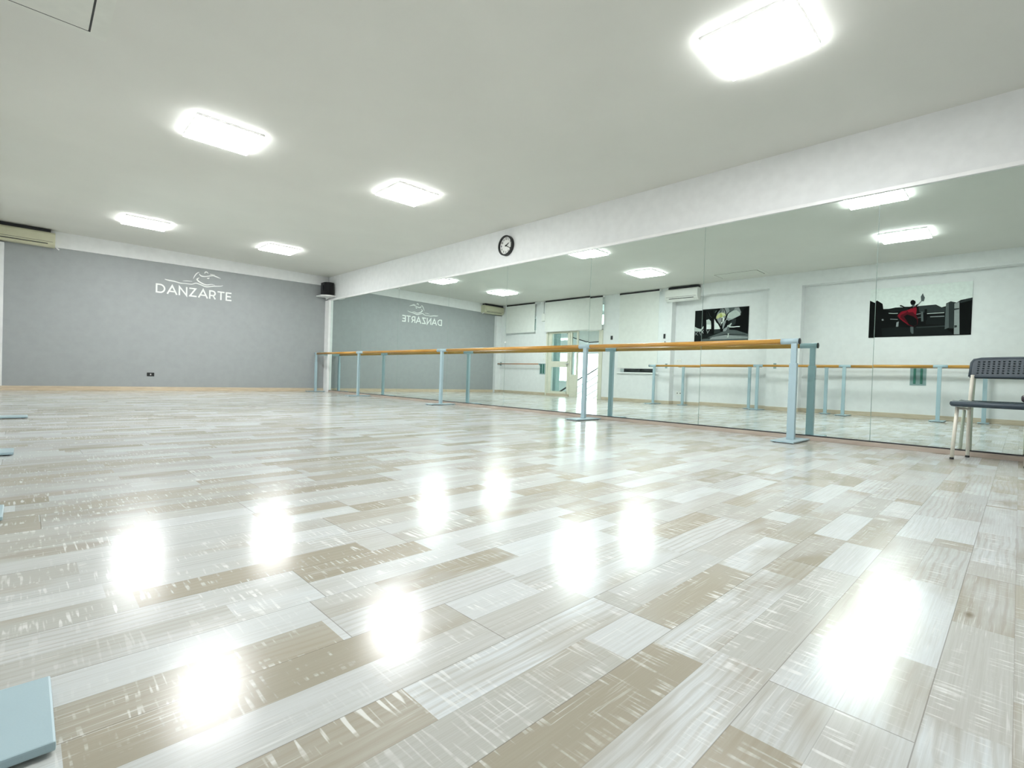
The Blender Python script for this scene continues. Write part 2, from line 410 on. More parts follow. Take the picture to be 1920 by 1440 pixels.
# ------------------------------------------------------------------ mirrors
seams = [12.497, 10.861, 9.246, 7.501, 5.94, 4.251, 2.622, .965, -.70]
ml = ['narrow end mirror panel beside the white corner boxing under the loudspeaker',
      'second mirror panel from the white corner boxing, just left of the reflected lettering',
      'third mirror panel from the corner, reflecting the white lettering on the grey wall',
      'mirror panel directly below the left side of the wall clock, reflecting the cream air conditioner',
      'mirror panel reflecting the glass door and the stairs',
      'mirror panel reflecting the long white blind and the white air conditioner',
      'mirror panel behind the near end of the barre, reflecting the poster with the yellow umbrella',
      'mirror panel behind the grey chair, reflecting the poster with the red dress']
tilt = [0, 0, 0, 0, 0, .0021, .0006, 0]
for i in range(8):
    ya, yb = seams[i]-.0022, seams[i+1]+.0022; z0, z1, a = .052, 2.351, tilt[i]
    e = empty('wall_mirror', (0, (ya+yb)/2, z0), ml[i], 'mirror', 'mirror panels along the right wall')
    m = MB(); off = .0012
    def fx(z): return a*(z-1.2)
    m.prism([(fx(z0), ya, z0), (fx(z0), yb, z0), (fx(z1), yb, z1), (fx(z1), ya, z1)], (.004, 0, 0))
    part(m, 'silvered_glass', 'mirror', e)
    for yy in (ya+.0004, yb-.0016):
        part(MB().prism([(fx(z0)-.0006, yy, z0), (fx(z0)-.0006, yy+.0012, z0), (fx(z1)-.0006, yy+.0012, z1), (fx(z1)-.0006, yy, z1)], (.0058, 0, 0)), 'polished_edge', 'medge', e)
def clip(y, z, label):
    e = empty('mirror_clip', (0, y, z), label, 'clip', 'round mirror clips')
    part(MB().cyl((-.002, y, z), (-.008, y, z), .011), 'cap', 'trim', e)
clip(5.94, 1.103, 'small round white clip on the mirror seam above the barre, below the clock')
clip(9.246, 2.325, 'small round white clip at the top of a mirror seam near the lettering reflection')

# ------------------------------------------------------------------ barres
def post_parts(e, x, y, sleeve, cap=0, px0=-.26, px1=.26, pw=.1, step=False, z0=0.0, rise=.972, smat='steel'):
    """post with base plate and sleeve; children of e"""
    bp = part(B(x+px0, x+px1, y-pw, y+pw, .006, .019, .003), 'base_plate', smat, e)
    for sx in (px0+.03, px1-.03):
        for sy in (-pw+.025, pw-.025): part(MB().cyl((x+sx, y+sy, 0), (x+sx, y+sy, .006), .014, seg=12), 'rubber_foot', 'black', bp)
    m = MB()
    if step:
        m.box(x-.024, x+.024, y-.034, y+.034, .019, .76, .003).box(x-.019, x+.019, y-.025, y+.025, .76, rise-.015, .003)
    else:
        m.box(x-.022, x+.022, y-.029, y+.029, .019, rise-.015, .004)
    part(m, 'post', smat, e)
    y0, y1 = sleeve
    sl = part(MB().cyl((x, y0, rise), (x, y1, rise), .0285, bev=.0015, seg=28), 'sleeve', smat, e)
    if cap:
        yc = y0 if cap < 0 else y1
        part(MB().cyl((x, yc, rise), (x, yc+cap*.010, rise), .0295, bev=.002, seg=28), 'end_cap', 'black', sl)
def rods(e, x, ys, z=.972, mat='wood', r=.0255):
    for a, b in ys: part(MB().cyl((x, a, z), (x, b, z), r, seg=28, bev=.001), 'rod', mat, e)

XB = -.31
e = empty('ballet_barre', (XB, 7.1, 0), 'long wooden barre on pale blue metal posts standing along the mirrors', 'barre')
py = [12.60, 10.33, 7.245, 4.06, 1.545]
post_parts(e, XB, py[0], (12.53, 12.66), 0, step=True, px0=-.22, px1=.22)
post_parts(e, XB, py[1], (10.13, 10.42))
post_parts(e, XB, py[2], (7.10, 7.38))
post_parts(e, XB, py[3], (3.985, 4.165))
post_parts(e, XB, py[4], (1.505, 1.665), -1, step=True)
rods(e, XB, [(12.53, 10.42), (10.13, 7.38), (7.10, 4.165), (3.985, 1.655)])
part(B(-.262, -.056, 12.50, 12.52, .93, 1.02, .003), 'wall_bracket', 'steeld', e)

XO = -5.885
e = empty('ballet_barre', (XO, 3.0, 0), 'wooden barre whose square pale blue base plates enter at the left edge', 'barre')
for y, xs in ((6.57, (-.235, .275)), (4.05, (-.235, .205)), (2.43, (-.235, .195)), (1.0, (-.235, .275)), (-.7, (-.235, .275))):
    post_parts(e, XO, y, (y-.06, y+.14) if y > 5 else (y-.11, y+.09), 1 if y > 5 else 0, px0=xs[0], px1=xs[1], pw=.1)
rods(e, XO, [(6.52, 4.14), (3.94, 2.52), (2.32, 1.09), (.89, -.61), (-.81, -1.7)])
XP = -6.17
e = empty('ballet_barre', (XP, 5.0, 0), 'short barre set into the wall recess under the poster with the yellow umbrella', 'barre')
for y in (5.92, 4.32): post_parts(e, XP, y, (y-.05, y+.05), px0=-.14, px1=.14, pw=.075)
rods(e, XP, [(5.97, 6.05), (5.87, 4.37), (4.27, 4.06)])
e = empty('ballet_barre', (XP, 1.2, 0), 'barre set into the wall recess under the poster with the red dress', 'barre')
for y in (2.80, .42, -1.2): post_parts(e, XP, y, (y-.05, y+.05), px0=-.14, px1=.14, pw=.075)
rods(e, XP, [(2.85, 3.1), (2.75, .47), (.37, -1.15)])

def bracket(e, x, y, z, arm_x, mat='steeld', pmat='steeld', za=.975):
    bp = part(B(x, x+.008, y-.12, y+.12, z-.17, z+.17, .002), 'mount_plate', mat, e)
    for s in (-1, 1): part(B(x+.008, x+.026, y+s*.05-.018, y+s*.05+.018, z-.14, z+.15, .003), 'slotted_channel', 'green', bp)
    if arm_x is not None:
        part(B(x+.026, arm_x+.01, y+.035, y+.065, za-.015, za+.015, .003), 'arm', mat, e)
        part(MB().tube([(x+.026, y+.05, za-.11), (arm_x-.03, y+.05, za-.015)], .009, 8), 'strut', mat, e)
e = empty('wall_barre', (XW, 11.5, .98), 'short reddish barre fixed to the window wall between the corner and the glass door', 'barre')
bracket(e, XW, 10.515, .83, -5.86, za=.98)
rods(e, -5.86, [(12.44, 10.565)], .98, 'wood2', .018)
part(MB().box(XW, XW+.01, 12.40, 12.48, .92, 1.04, .003).box(XW+.01, -5.85, 12.425, 12.455, .965, .995, .003), 'end_bracket', 'steeld', e)
e = empty('wall_bracket', (XR, 1.33, .8), 'dark green slotted metal bracket on the wall under the poster with the red dress', 'bracket')
bracket(e, XR, 1.33, .80, None)
for y, lb in ((6.30, 'small grey metal hook bracket on the wall below the white air conditioner'), (3.74, 'small grey metal hook bracket on the pilaster between the two posters')):
    e = empty('wall_bracket', (XW, y, 1.0), lb, 'bracket')
    part(B(XW, XW+.006, y-.03, y+.03, .92, 1.04, .002), 'mount_plate', 'steeld', e)
    part(B(XW+.006, XW+.03, y-.012, y+.012, .99, 1.03, .002), 'hook', 'steeld', e)

# ------------------------------------------------------------------ air conditioners
def ac(name, o, along, out, L, z0, z1, mat, label, depth=.20):
    """o: left-bottom corner on wall, along/out: unit vectors"""
    e = empty(name, o, label, 'air conditioner', 'split air conditioner units')
    A, O, Z = Vector(along), Vector(out), Vector((0, 0, 1)); o = Vector(o)
    hgt = z1-z0
    prof = [(0, 0), (depth*.55, 0), (depth*.86, hgt*.16), (depth, hgt*.34), (depth, hgt*.86), (depth*.92, hgt*.96), (depth*.8, hgt), (0, hgt)]
    def P(d, z, l): return o + O*d + Z*z + A*l
    m = MB(); m.prism([P(d, z, .0) for d, z in prof], A*L); part(m, 'body', mat, e)
    m = MB(); m.prism([P(depth+.001, hgt*.30, .03), P(depth+.001, hgt*.30, L-.03), P(depth+.001, hgt*.32, L-.03), P(depth+.001, hgt*.32, .03)], O*.002)
    part(m, 'panel_seam', 'dark', e)
    m = MB(); m.prism([P(depth*.60, .004, .10), P(depth*.84, hgt*.15, .10), P(depth*.84, hgt*.15, L-.10), P(depth*.60, .004, L-.10)], (O*.004-Z*.006))
    fl = part(m, 'louvre', mat, e)
    m = MB(); m.prism([P(depth*.86, hgt*.17, .10), P(depth*.90, hgt*.21, .10), P(depth*.90, hgt*.21, L-.10), P(depth*.86, hgt*.17, L-.10)], (O*.004-Z*.004))
    part(m, 'air_slot', 'dark', e)
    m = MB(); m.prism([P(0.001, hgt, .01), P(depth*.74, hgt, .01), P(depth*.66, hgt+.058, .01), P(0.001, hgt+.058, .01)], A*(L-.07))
    part(m, 'grille_gap_shade', 'dark', e)  # dark block filling the ceiling gap: painted gap shade over the intake grille
    return e
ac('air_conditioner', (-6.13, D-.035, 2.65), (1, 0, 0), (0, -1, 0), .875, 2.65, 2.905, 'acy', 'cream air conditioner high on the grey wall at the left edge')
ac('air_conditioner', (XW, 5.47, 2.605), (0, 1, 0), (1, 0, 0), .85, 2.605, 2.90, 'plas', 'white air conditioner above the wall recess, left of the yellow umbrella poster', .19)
e = bpy.data.objects['air_conditioner']
part(MB().tube([(-5.25, 12.55, 2.66), (-5.20, 12.55, 2.61)], .012, 8), 'drain_pipe', 'trim', e)

# ------------------------------------------------------------------ blinds
def blind(y0, y1, z0, z1, label):
    e = empty('roller_blind', (XW, (y0+y1)/2, z1), label, 'blind', 'white roller blinds on the window wall')
    for y in (y0, y1-.012): part(B(XW, -5.90, y, y+.012, z1-.06, z1), 'end_bracket', 'trim', e)
    part(MB().cyl((-5.938, y0+.013, z1-.024), (-5.938, y1-.013, z1-.024), .024), 'roller', 'dark', e)
    part(B(-5.9215, -5.9195, y0+.02, y1-.02, z0, z1-.044), 'cloth', 'shade', e)
    part(B(-5.928, -5.913, y0+.02, y1-.02, z0-.018, z0, .003), 'bottom_rail', 'frame', e)
    return e
blind(10.83, 12.18, 2.02, 2.965, 'small roller blind over the high window next to the cream air conditioner')
blind(8.245, 10.43, 2.0, 2.965, 'wide roller blind over the window above the glass door')
blind(6.50, 7.72, .915, 2.965, 'long roller blind pulled down almost to the sill beside the white air conditioner')

# ------------------------------------------------------------------ small wall things
e = empty('emergency_light', (XW, 10.52, 2.47), 'narrow white emergency lamp box on the wall between the two high blinds', 'emergency light')
part(B(XW, XW+.05, 10.44, 10.59, 2.34, 2.58, .008), 'body', 'plas', e)
part(MB().cyl((XW+.012, 10.53, 2.58), (XW+.012, 10.53, 2.96), .008, seg=10), 'conduit', 'frame', e)
def plate(name, x, y, z, w_, h_, label, cat, kind=0, face='plas', axis='x', ins='dark'):
    e = empty(name, (x, y, z), label, cat)
    if axis == 'x':
        part(B(x, x+.009, y-w_/2, y+w_/2, z-h_/2, z+h_/2, .002), 'plate', face, e)
        for k in range(kind): part(B(x+.009, x+.012, y-w_/4+k*w_/2*1.0-.012, y-w_/4+k*w_/2+.012, z-.014, z+.014), 'insert', ins, e)
    else:
        part(B(x-w_/2, x+w_/2, y-.009, y, z-h_/2, z+h_/2, .003), 'plate', face, e)
        for k in range(kind): part(B(x-.010, x+.010, y-.012, y-.009, z-.016, z+.016), 'insert', ins, e)
    return e
plate('light_switch', XW, 10.46, 1.30, .12, .08, 'white light switch beside the glass door, upper of two', 'switch', 2, ins='frame')
plate('light_switch', XW, 10.45, 1.14, .12, .08, 'white light switch beside the glass door, lower of two', 'switch', 2, ins='frame')
plate('thermostat', XW, 7.975, 1.76, .07, .11, 'small black thermostat between the wide blind and the long blind', 'thermostat', 0, 'black')
plate('thermostat', XW, 6.38, 1.745, .055, .12, 'small black control on the wall strip right of the long blind', 'thermostat', 0, 'black')
plate('wall_label', XW, 6.38, 1.60, .09, .03, 'tiny white plate with a dark bar under the small black control', 'plate', 1)
plate('wall_socket', XR, 6.07, 1.12, .13, .085, 'white double socket high in the recess left of the yellow umbrella poster', 'socket', 2, ins='frame')
s_ = plate('wall_socket', XR, 6.04, .29, .16, .10, 'white socket low in the recess behind the barre post', 'socket', 2)
plate('wall_socket', -3.742, D, .343, .125, .075, 'black socket low on the grey wall beneath the lettering', 'socket', 1, 'black', 'y', 'frame')

# ------------------------------------------------------------------ lettering and line logo on the grey wall
logo = empty('wall_lettering', (-2.97, D, 2.16), 'white DANZARTE lettering under a line drawing of a dancer on the grey wall', 'sign')
YL = D-.0015
def stroke(m, pts, wd, y=YL, th=.004):
    """constant or varying width ribbon with mitred joints; pts (x,z) or (x,z,w)"""
    P = [Vector((p[0], p[1])) for p in pts]; W_ = [p[2] if len(p) > 2 else wd for p in pts]; n = len(P)
    closed = n > 3 and (P[0]-P[-1]).length < 1e-6
    if closed: P = P[:-1]; W_ = W_[:-1]; n -= 1
    Ls, Rs = [], []
    for i in range(n):
        if closed: a, c = P[i-1], P[(i+1) % n]
        else: a, c = P[max(i-1, 0)], P[min(i+1, n-1)]
        d1 = (P[i]-a).normalized() if (P[i]-a).length > 1e-9 else (c-P[i]).normalized()
        d2 = (c-P[i]).normalized() if (c-P[i]).length > 1e-9 else d1
        n1, n2 = Vector((-d1.y, d1.x)), Vector((-d2.y, d2.x)); mm = (n1+n2).normalized()
        k = W_[i]/2/max(.35, mm.dot(n1)); Ls.append(P[i]+mm*k); Rs.append(P[i]-mm*k)
    rng = range(n) if closed else range(n-1)
    for i in rng:
        j = (i+1) % n
        m.prism([(Ls[i].x, y, Ls[i].y), (Ls[j].x, y, Ls[j].y), (Rs[j].x, y, Rs[j].y), (Rs[i].x, y, Rs[i].y)], (0, -th, 0))
def smooth(pts, k=6):
    out = []
    for i in range(len(pts)-1):
        p = [pts[max(i-1, 0)], pts[i], pts[i+1], pts[min(i+2, len(pts)-1)]]
        for s in range(k):
            t = s/k
            out.append(tuple(.5*((2*p[1][a]) + (-p[0][a]+p[2][a])*t + (2*p[0][a]-5*p[1][a]+4*p[2][a]-p[3][a])*t*t + (-p[0][a]+3*p[1][a]-3*p[2][a]+p[3][a])*t**3) for a in range(3)))
    out.append(tuple(pts[-1])); return out
sw_ = .029; hh = .193; zb = 2.062
def arc(cx, cz, rx, rz, a0, a1, n=10): return [(cx+rx*cos(radians(a0+(a1-a0)*i/n)), cz+rz*sin(radians(a0+(a1-a0)*i/n))) for i in range(n+1)]
hs = sw_/2
def glyph(ch):
    t_, b_ = hh-hs, hs
    if ch == 'D': return [[(hs, b_)] + [(.07, b_)] + arc(.075, hh/2, .082, hh/2-hs, -88, 88)[0:] + [(.07, t_), (hs, t_), (hs, b_)]], .175
    if ch == 'A': return [[(.006, 0), (.0925, t_+.004), (.179, 0)], [(.042, .060), (.143, .060)]], .185
    if ch == 'N': return [[(hs, 0), (hs, t_+.004), (.151, b_-.004), (.151, hh)]], .168
    if ch == 'Z': return [[(.006, t_), (.128, t_), (.022, b_), (.150, b_)]], .156
    if ch == 'R': return [[(hs, 0), (hs, t_), (.075, t_)] + arc(.080, hh-.066, .052, .049, 85, -85) + [(.075, .078), (.034, .078)], [(.088, .078), (.138, 0)]], .155
    if ch == 'T': return [[(0, t_), (.150, t_)], [(.075, t_-hs), (.075, 0)]], .150
    if ch == 'E': return [[(.134, t_), (hs, t_), (hs, b_), (.138, b_)], [(hs*2, hh/2), (.122, hh/2)]], .142
gl = [glyph(c) for c in 'DANZARTE']; tot = sum(g[1] for g in gl); gap = (1.435-tot)/7
GW = dict(D=.98, A=.985, N=.97, Z=.98, R=.89, T=.95, E=.86)
gl = [([[(p[0]*GW[c], p[1]) for p in st] for st in g[0]], g[1]*GW[c]) for c, g in zip('DANZARTE', gl)]; gap = (1.435-sum(g[1] for g in gl))/7
x = -3.688
for ch, (st, wd_) in zip('DANZARTE', gl):
    m = MB()
    for s in st: stroke(m, [(x+p[0], zb+p[1]) for p in s], sw_)
    part(m, 'letter', 'logo', logo); x += wd_+gap
LG = {'body': [(-3.536, 2.364, 0.0088), (-3.469, 2.351, 0.0241), (-3.366, 2.344, 0.0245), (-3.252, 2.324, 0.0197), (-3.171, 2.329, 0.0154), (-3.047, 2.332, 0.0154), (-2.964, 2.367, 0.0197), (-2.879, 2.348, 0.0197), (-2.766, 2.319, 0.0219), (-2.628, 2.351, 0.0197), (-2.486, 2.373, 0.0132), (-2.437, 2.395, 0.0066)],
 'torso': [(-2.903, 2.497, 0.0066), (-2.945, 2.455, 0.0285), (-2.897, 2.404, 0.0285), (-2.776, 2.36, 0.0219), (-2.664, 2.386, 0.0132), (-2.598, 2.378, 0.0055)],
 'back': [(-2.908, 2.614, 0.011), (-2.951, 2.585, 0.0197), (-2.992, 2.52, 0.0175), (-3.018, 2.455, 0.0055)],
 'arm': [(-2.907, 2.583, 0.011), (-2.874, 2.544, 0.0263), (-2.797, 2.54, 0.0219), (-2.65, 2.581, 0.0197), (-2.58, 2.573, 0.0241), (-2.486, 2.543, 0.0055)],
 'leg_line': [(-3.213, 2.376, 0.0044), (-3.131, 2.389, 0.0132), (-3.036, 2.394, 0.0055)],
 'hand': [(-2.703, 2.612, 0.0055), (-2.668, 2.605, 0.0154), (-2.598, 2.607, 0.0044)],
 'hair': [(-2.803, 2.6, 0.0066), (-2.795, 2.633, 0.0241), (-2.765, 2.644, 0.0263), (-2.73, 2.615, 0.0055)],
 'chin': [(-2.758, 2.514, 0.0055), (-2.732, 2.509, 0.0263), (-2.706, 2.528, 0.0055)]}
for k, v in LG.items():
    m = MB(); stroke(m, smooth(v), .02); part(m, k+'_stroke' if not k.endswith('line') else 'leg_stroke', 'logo', logo)

# ------------------------------------------------------------------ wall clock (on the wall above the mirrors)
cy_, cz_ = 5.985, 2.69
e = empty('wall_clock', (.012, cy_, cz_), 'round black rimmed wall clock with white face above the mirrors', 'clock')
def ringx(m, r0, r1, x0, x1, seg=48):
    b = m.bm; rings = []
    for (r, x_) in ((r0, x0), (r1, x0), (r1, x1), (r0, x1)):
        rings.append([b.verts.new((x_, cy_+r*cos(2*pi*k/seg), cz_+r*sin(2*pi*k/seg))) for k in range(seg)])
    for i in range(4):
        a, c = rings[i], rings[(i+1) % 4]
        for k in range(seg):
            f = b.faces.new((a[k], a[(k+1) % seg], c[(k+1) % seg], c[k])); f.smooth = False
m = MB(); ringx(m, .142, .165, .011, -.040); part(m, 'rim', 'black', e)
part(MB().cyl((.011, cy_, cz_), (-.012, cy_, cz_), .1425, seg=48), 'face', 'face', e)
def txt(s, size):
    cu = bpy.data.curves.new('numeral', 'FONT'); cu.body = s; cu.size = size; cu.extrude = .0006; cu.offset = .0012; cu.align_x = 'CENTER'; cu.align_y = 'CENTER'
    o = bpy.data.objects.new('numeral', cu); C.objects.link(o); dg = bpy.context.evaluated_depsgraph_get(); dg.update()
    me = bpy.data.meshes.new_from_object(o.evaluated_get(dg)); bpy.data.objects.remove(o); bpy.data.curves.remove(cu); return me
ROTX = Matrix(((0, 0, -1, 0), (-1, 0, 0, 0), (0, 1, 0, 0), (0, 0, 0, 1)))   # text plane -> faces -x, reads left to right
for k in range(1, 13):
    me = txt(str(k), .050); a = radians(90-30*k)
    me.transform(Matrix.Translation((-.0138, -cos(a)*.112, sin(a)*.112)) @ ROTX)
    me.materials.append(M['black']); o = bpy.data.objects.new('numeral', me); C.objects.link(o)
    me.transform(Matrix.Translation((-.012, 0, 0))); o.parent = e
def hand(name, ang, L, wd_):
    a = radians(90-ang); d = Vector((0, -cos(a), sin(a))); n = Vector((0, -d.z, d.y)); p = Vector((-.018, cy_, cz_))
    m = MB(); m.prism([p-d*.02-n*wd_, p+d*L-n*wd_*.6, p+d*L+n*wd_*.6, p-d*.02+n*wd_], (-.002, 0, 0)); part(m, name, 'black', e)
hand('hour_hand', 62, .078, .010); hand('minute_hand', 117, .110, .0075)
part(MB().cyl((-.012, cy_, cz_), (-.022, cy_, cz_), .010), 'hub', 'black', e)

# ------------------------------------------------------------------ loudspeaker on its corner shelf
e = empty('corner_shelf', (-.15, 12.45, 2.44), 'small white corner shelf carrying the black loudspeaker', 'shelf')
m = MB(); m.prism([(-.32, 12.40, 2.43), (-.24, 12.28, 2.43), (-.14, 12.22, 2.43), (.005, 12.24, 2.43), (.010, 12.68, 2.43), (-.32, 12.68, 2.43)], (0, 0, .022))
part(m, 'board', 'trim', e)
part(MB().prism([(-.05, 12.44, 2.43), (-.05, 12.66, 2.43), (-.05, 12.66, 2.38)], (-.03, 0, 0)), 'gusset', 'trim', e)
e = empty('loudspeaker', (-.135, 12.42, 2.452), 'black loudspeaker standing on the white corner shelf', 'speaker')
b = MB(); pr = [(-.255, 12.36), (-.225, 12.30), (-.17, 12.265), (-.10, 12.26), (-.055, 12.275), (-.025, 12.31), (-.03, 12.55), (-.25, 12.57)]
b.prism([(p[0], p[1], 2.452) for p in pr], (0, 0, .325)); part(b, 'cabinet', 'black', e)
b = MB(); pg = [(-.252, 12.352), (-.224, 12.293), (-.17, 12.257), (-.10, 12.252), (-.055, 12.267), (-.055, 12.275), (-.10, 12.26), (-.17, 12.265), (-.225, 12.30), (-.25, 12.355)]
b.prism([(p[0], p[1], 2.465) for p in pg], (0, 0, .30)); part(b, 'grille', 'cloth', e)
part(B(-.272, -.252, 12.42, 12.46, 2.55, 2.70, .004), 'side_bracket', 'black', e)

# ------------------------------------------------------------------ posters (flat panels, picture built from thin coloured layers)
def poster(y0, y1, zt, zb_, tl, tr, bl_, br, layers, label, cat='poster'):
    """quad corners in drawing units; layers: (material, polygon)"""
    e = empty('wall_poster', (XR, (y0+y1)/2, zb_), label, cat)
    part(B(XR, XR+.010, y1, y0, zb_, zt, .001), 'panel', 'black', e)
    def uv(x, y):
        u = (x-tl[0])/(tr[0]-tl[0])
        for _ in range(3):
            top = tl[1]+(tr[1]-tl[1])*u; bot = bl_[1]+(br[1]-bl_[1])*u; v = (y-top)/(bot-top)
            xl = tl[0]+(bl_[0]-tl[0])*v; xr = tr[0]+(br[0]-tr[0])*v; u = (x-xl)/(xr-xl)
        return min(1, max(0, u)), min(1, max(0, v))
    groups = {}
    for i, (nm, col, poly) in enumerate(layers):
        m = MB(); xx = XR+.0104+i*.00018; pts = []
        for px, py_ in poly:
            u, v = uv(px, py_); p = (xx, y0+(y1-y0)*u, zt+(zb_-zt)*v)
            if not pts or (Vector(p)-Vector(pts[-1])).length > 1e-4: pts.append(p)
        if len(pts) > 2 and (Vector(pts[0])-Vector(pts[-1])).length < 1e-4: pts.pop()
        if len(pts) < 3: continue
        m.prism(pts, (.0001, 0, 0)); part(m, nm, flat(nm+'_ink_%d' % int(sum(col)*300), col, .3), e)
def line(nm, col, pts, wd_):
    out = []
    L_, R_ = [], []
    for i, p in enumerate(pts):
        a = pts[max(i-1, 0)]; c = pts[min(i+1, len(pts)-1)]; dx, dy = c[0]-a[0], c[1]-a[1]; l = math.hypot(dx, dy) or 1
        w2 = (wd_[i] if isinstance(wd_, (list, tuple)) else wd_)/2
        L_.append((p[0]-dy/l*w2, p[1]+dx/l*w2)); R_.append((p[0]+dy/l*w2, p[1]-dx/l*w2))
    return (nm, col, L_+R_[::-1])
k0, k1, g1, g2, g3, g4, g5 = (.002, .003, .003), (.008, .011, .011), (.028, .036, .036), (.09, .11, .11), (.28, .31, .31), (.48, .54, .51), (.75, .80, .78)
L1 = [('foliage', k1, [(290, 385), (1500, 265), (1470, 1080), (280, 1128)]),
 ('sky', g3, [(840, 345), (1010, 315), (1290, 300), (1330, 400), (1310, 480), (1150, 570), (1050, 610), (960, 680), (930, 760), (880, 760), (800, 620), (770, 500)]),
 ('sky', g4, [(1040, 440), (1130, 380), (1230, 360), (1300, 410), (1320, 470), (1240, 510), (1140, 560), (1060, 550), (1010, 500)]),
 ('sky', g5, [(740, 565), (790, 650), (890, 745), (880, 795), (745, 805)]), ('sky', g5, [(870, 540), (940, 520), (970, 560), (950, 640), (900, 700), (865, 640)]),
 ('sky', g4, [(560, 600), (620, 580), (670, 630), (672, 700), (565, 700)]), ('sky', g5, [(565, 700), (672, 700), (675, 800), (565, 808)]),
 ('ground', g4, [(290, 740), (350, 770), (430, 790), (500, 740), (490, 800), (430, 840), (288, 842)]),
 ('foliage', g2, [(1060, 300), (1200, 290), (1180, 360), (1090, 420)]), ('foliage', g2, [(870, 345), (930, 335), (900, 420), (850, 440)]),
 line('branch', k0, [(905, 900), (898, 770), (850, 690), (800, 610), (768, 530), (790, 440), (855, 330)], [60, 44, 34, 30, 34, 40, 60]),
 line('branch', k0, [(905, 800), (920, 690), (975, 620), (1005, 540), (1040, 450), (1100, 390)], [50, 36, 32, 28, 22, 12]),
 line('branch', k0, [(885, 700), (880, 560), (885, 520)], [18, 16, 14]), line('branch', k0, [(912, 640), (915, 540)], 24),
 line('branch', k0, [(1010, 540), (1000, 420), (960, 320)], [24, 18, 16]), line('branch', k0, [(940, 430), (945, 325)], 14),
 line('trunk', k0, [(710, 910), (708, 700), (700, 560), (640, 400)], [80, 66, 90, 150]), line('trunk', k0, [(530, 930), (525, 700), (520, 560), (515, 400)], [70, 50, 60, 90]),
 line('branch', g2, [(760, 430), (780, 400), (795, 385)], 18), line('branch', g1, [(610, 420), (650, 520), (690, 540)], 14),
 ('umbrella', (.55, .58, .30), [(783, 565), (795, 510), (830, 460), (880, 430), (940, 425), (985, 445), (1008, 490), (960, 500), (925, 530), (880, 525), (830, 560)]),
 ('umbrella', (.42, .47, .14), [(880, 450), (900, 440), (925, 528), (905, 535), (872, 530)]), ('umbrella', (.66, .68, .45), [(900, 432), (950, 430), (990, 470), (940, 490)]),
 ('hedge', g1, [(740, 808), (870, 798), (955, 795), (955, 850), (740, 905)]), ('hedge', k0, [(650, 805), (745, 805), (740, 910), (650, 910)]), ('hedge', k0, [(880, 795), (950, 795), (948, 850), (880, 855)]),
 ('path', g2, [(440, 1045), (620, 985), (900, 870), (1090, 812), (1220, 815), (1480, 900), (1470, 1080), (420, 1120)]), ('path', g3, [(700, 985), (1000, 930), (1475, 960), (1470, 1000), (640, 1040)]),
 ('path', g1, [(800, 950), (1000, 905), (1430, 905), (1430, 920), (1000, 930)]), ('path', k1, [(290, 1010), (660, 990), (640, 1015), (290, 1045)]),
 ('hill', k0, [(1090, 800), (1085, 755), (1120, 600), (1330, 470), (1400, 330), (1500, 265), (1480, 890), (1300, 830)]), ('hill', g1, [(1090, 660), (1150, 570), (1230, 560), (1210, 680), (1100, 740)]),
 line('fence', g3, [(290, 850), (430, 845)], 8), line('fence', g3, [(290, 870), (370, 930)], 9), line('fence', g3, [(370, 850), (300, 930)], 9), line('fence', g3, [(400, 850), (440, 930)], 9),
 line('fence', g4, [(450, 850), (500, 900)], 12), line('fence', g4, [(500, 830), (450, 900)], 12), line('fence', g3, [(570, 820), (600, 890)], 12), line('fence', g3, [(640, 820), (590, 900)], 12),
 ('dancer', g3, [(935, 640), (1000, 590), (1010, 620), (950, 790), (930, 790)]), ('dancer', k0, [(1005, 600), (1045, 585), (1058, 620), (1045, 670), (1045, 740), (1000, 735)]),
 ('dancer', g3, [(945, 850), (950, 800), (1035, 740), (1060, 780), (1000, 845)]), ('dancer', g4, [(1035, 715), (1065, 705), (1125, 655), (1138, 660), (1110, 720), (1080, 760), (1040, 800)]),
 ('dancer', g5, [(1085, 735), (1190, 735), (1240, 725), (1308, 722), (1308, 740), (1240, 745), (1180, 755), (1085, 757)]),
 ('dancer', g2, [(1030, 800), (1045, 745), (1080, 745), (1085, 830), (1072, 905), (1045, 900)]), ('dancer', g4, [(1048, 890), (1078, 890), (1070, 935), (1065, 985), (1030, 985), (1052, 940)])]
poster(5.688, 4.405, 2.35, 1.53, (290, 385), (1500, 265), (280, 1128), (1470, 1080), L1, 'black and white park photograph with a yellow umbrella on the recess wall')
sk = (.76, .82, .79)
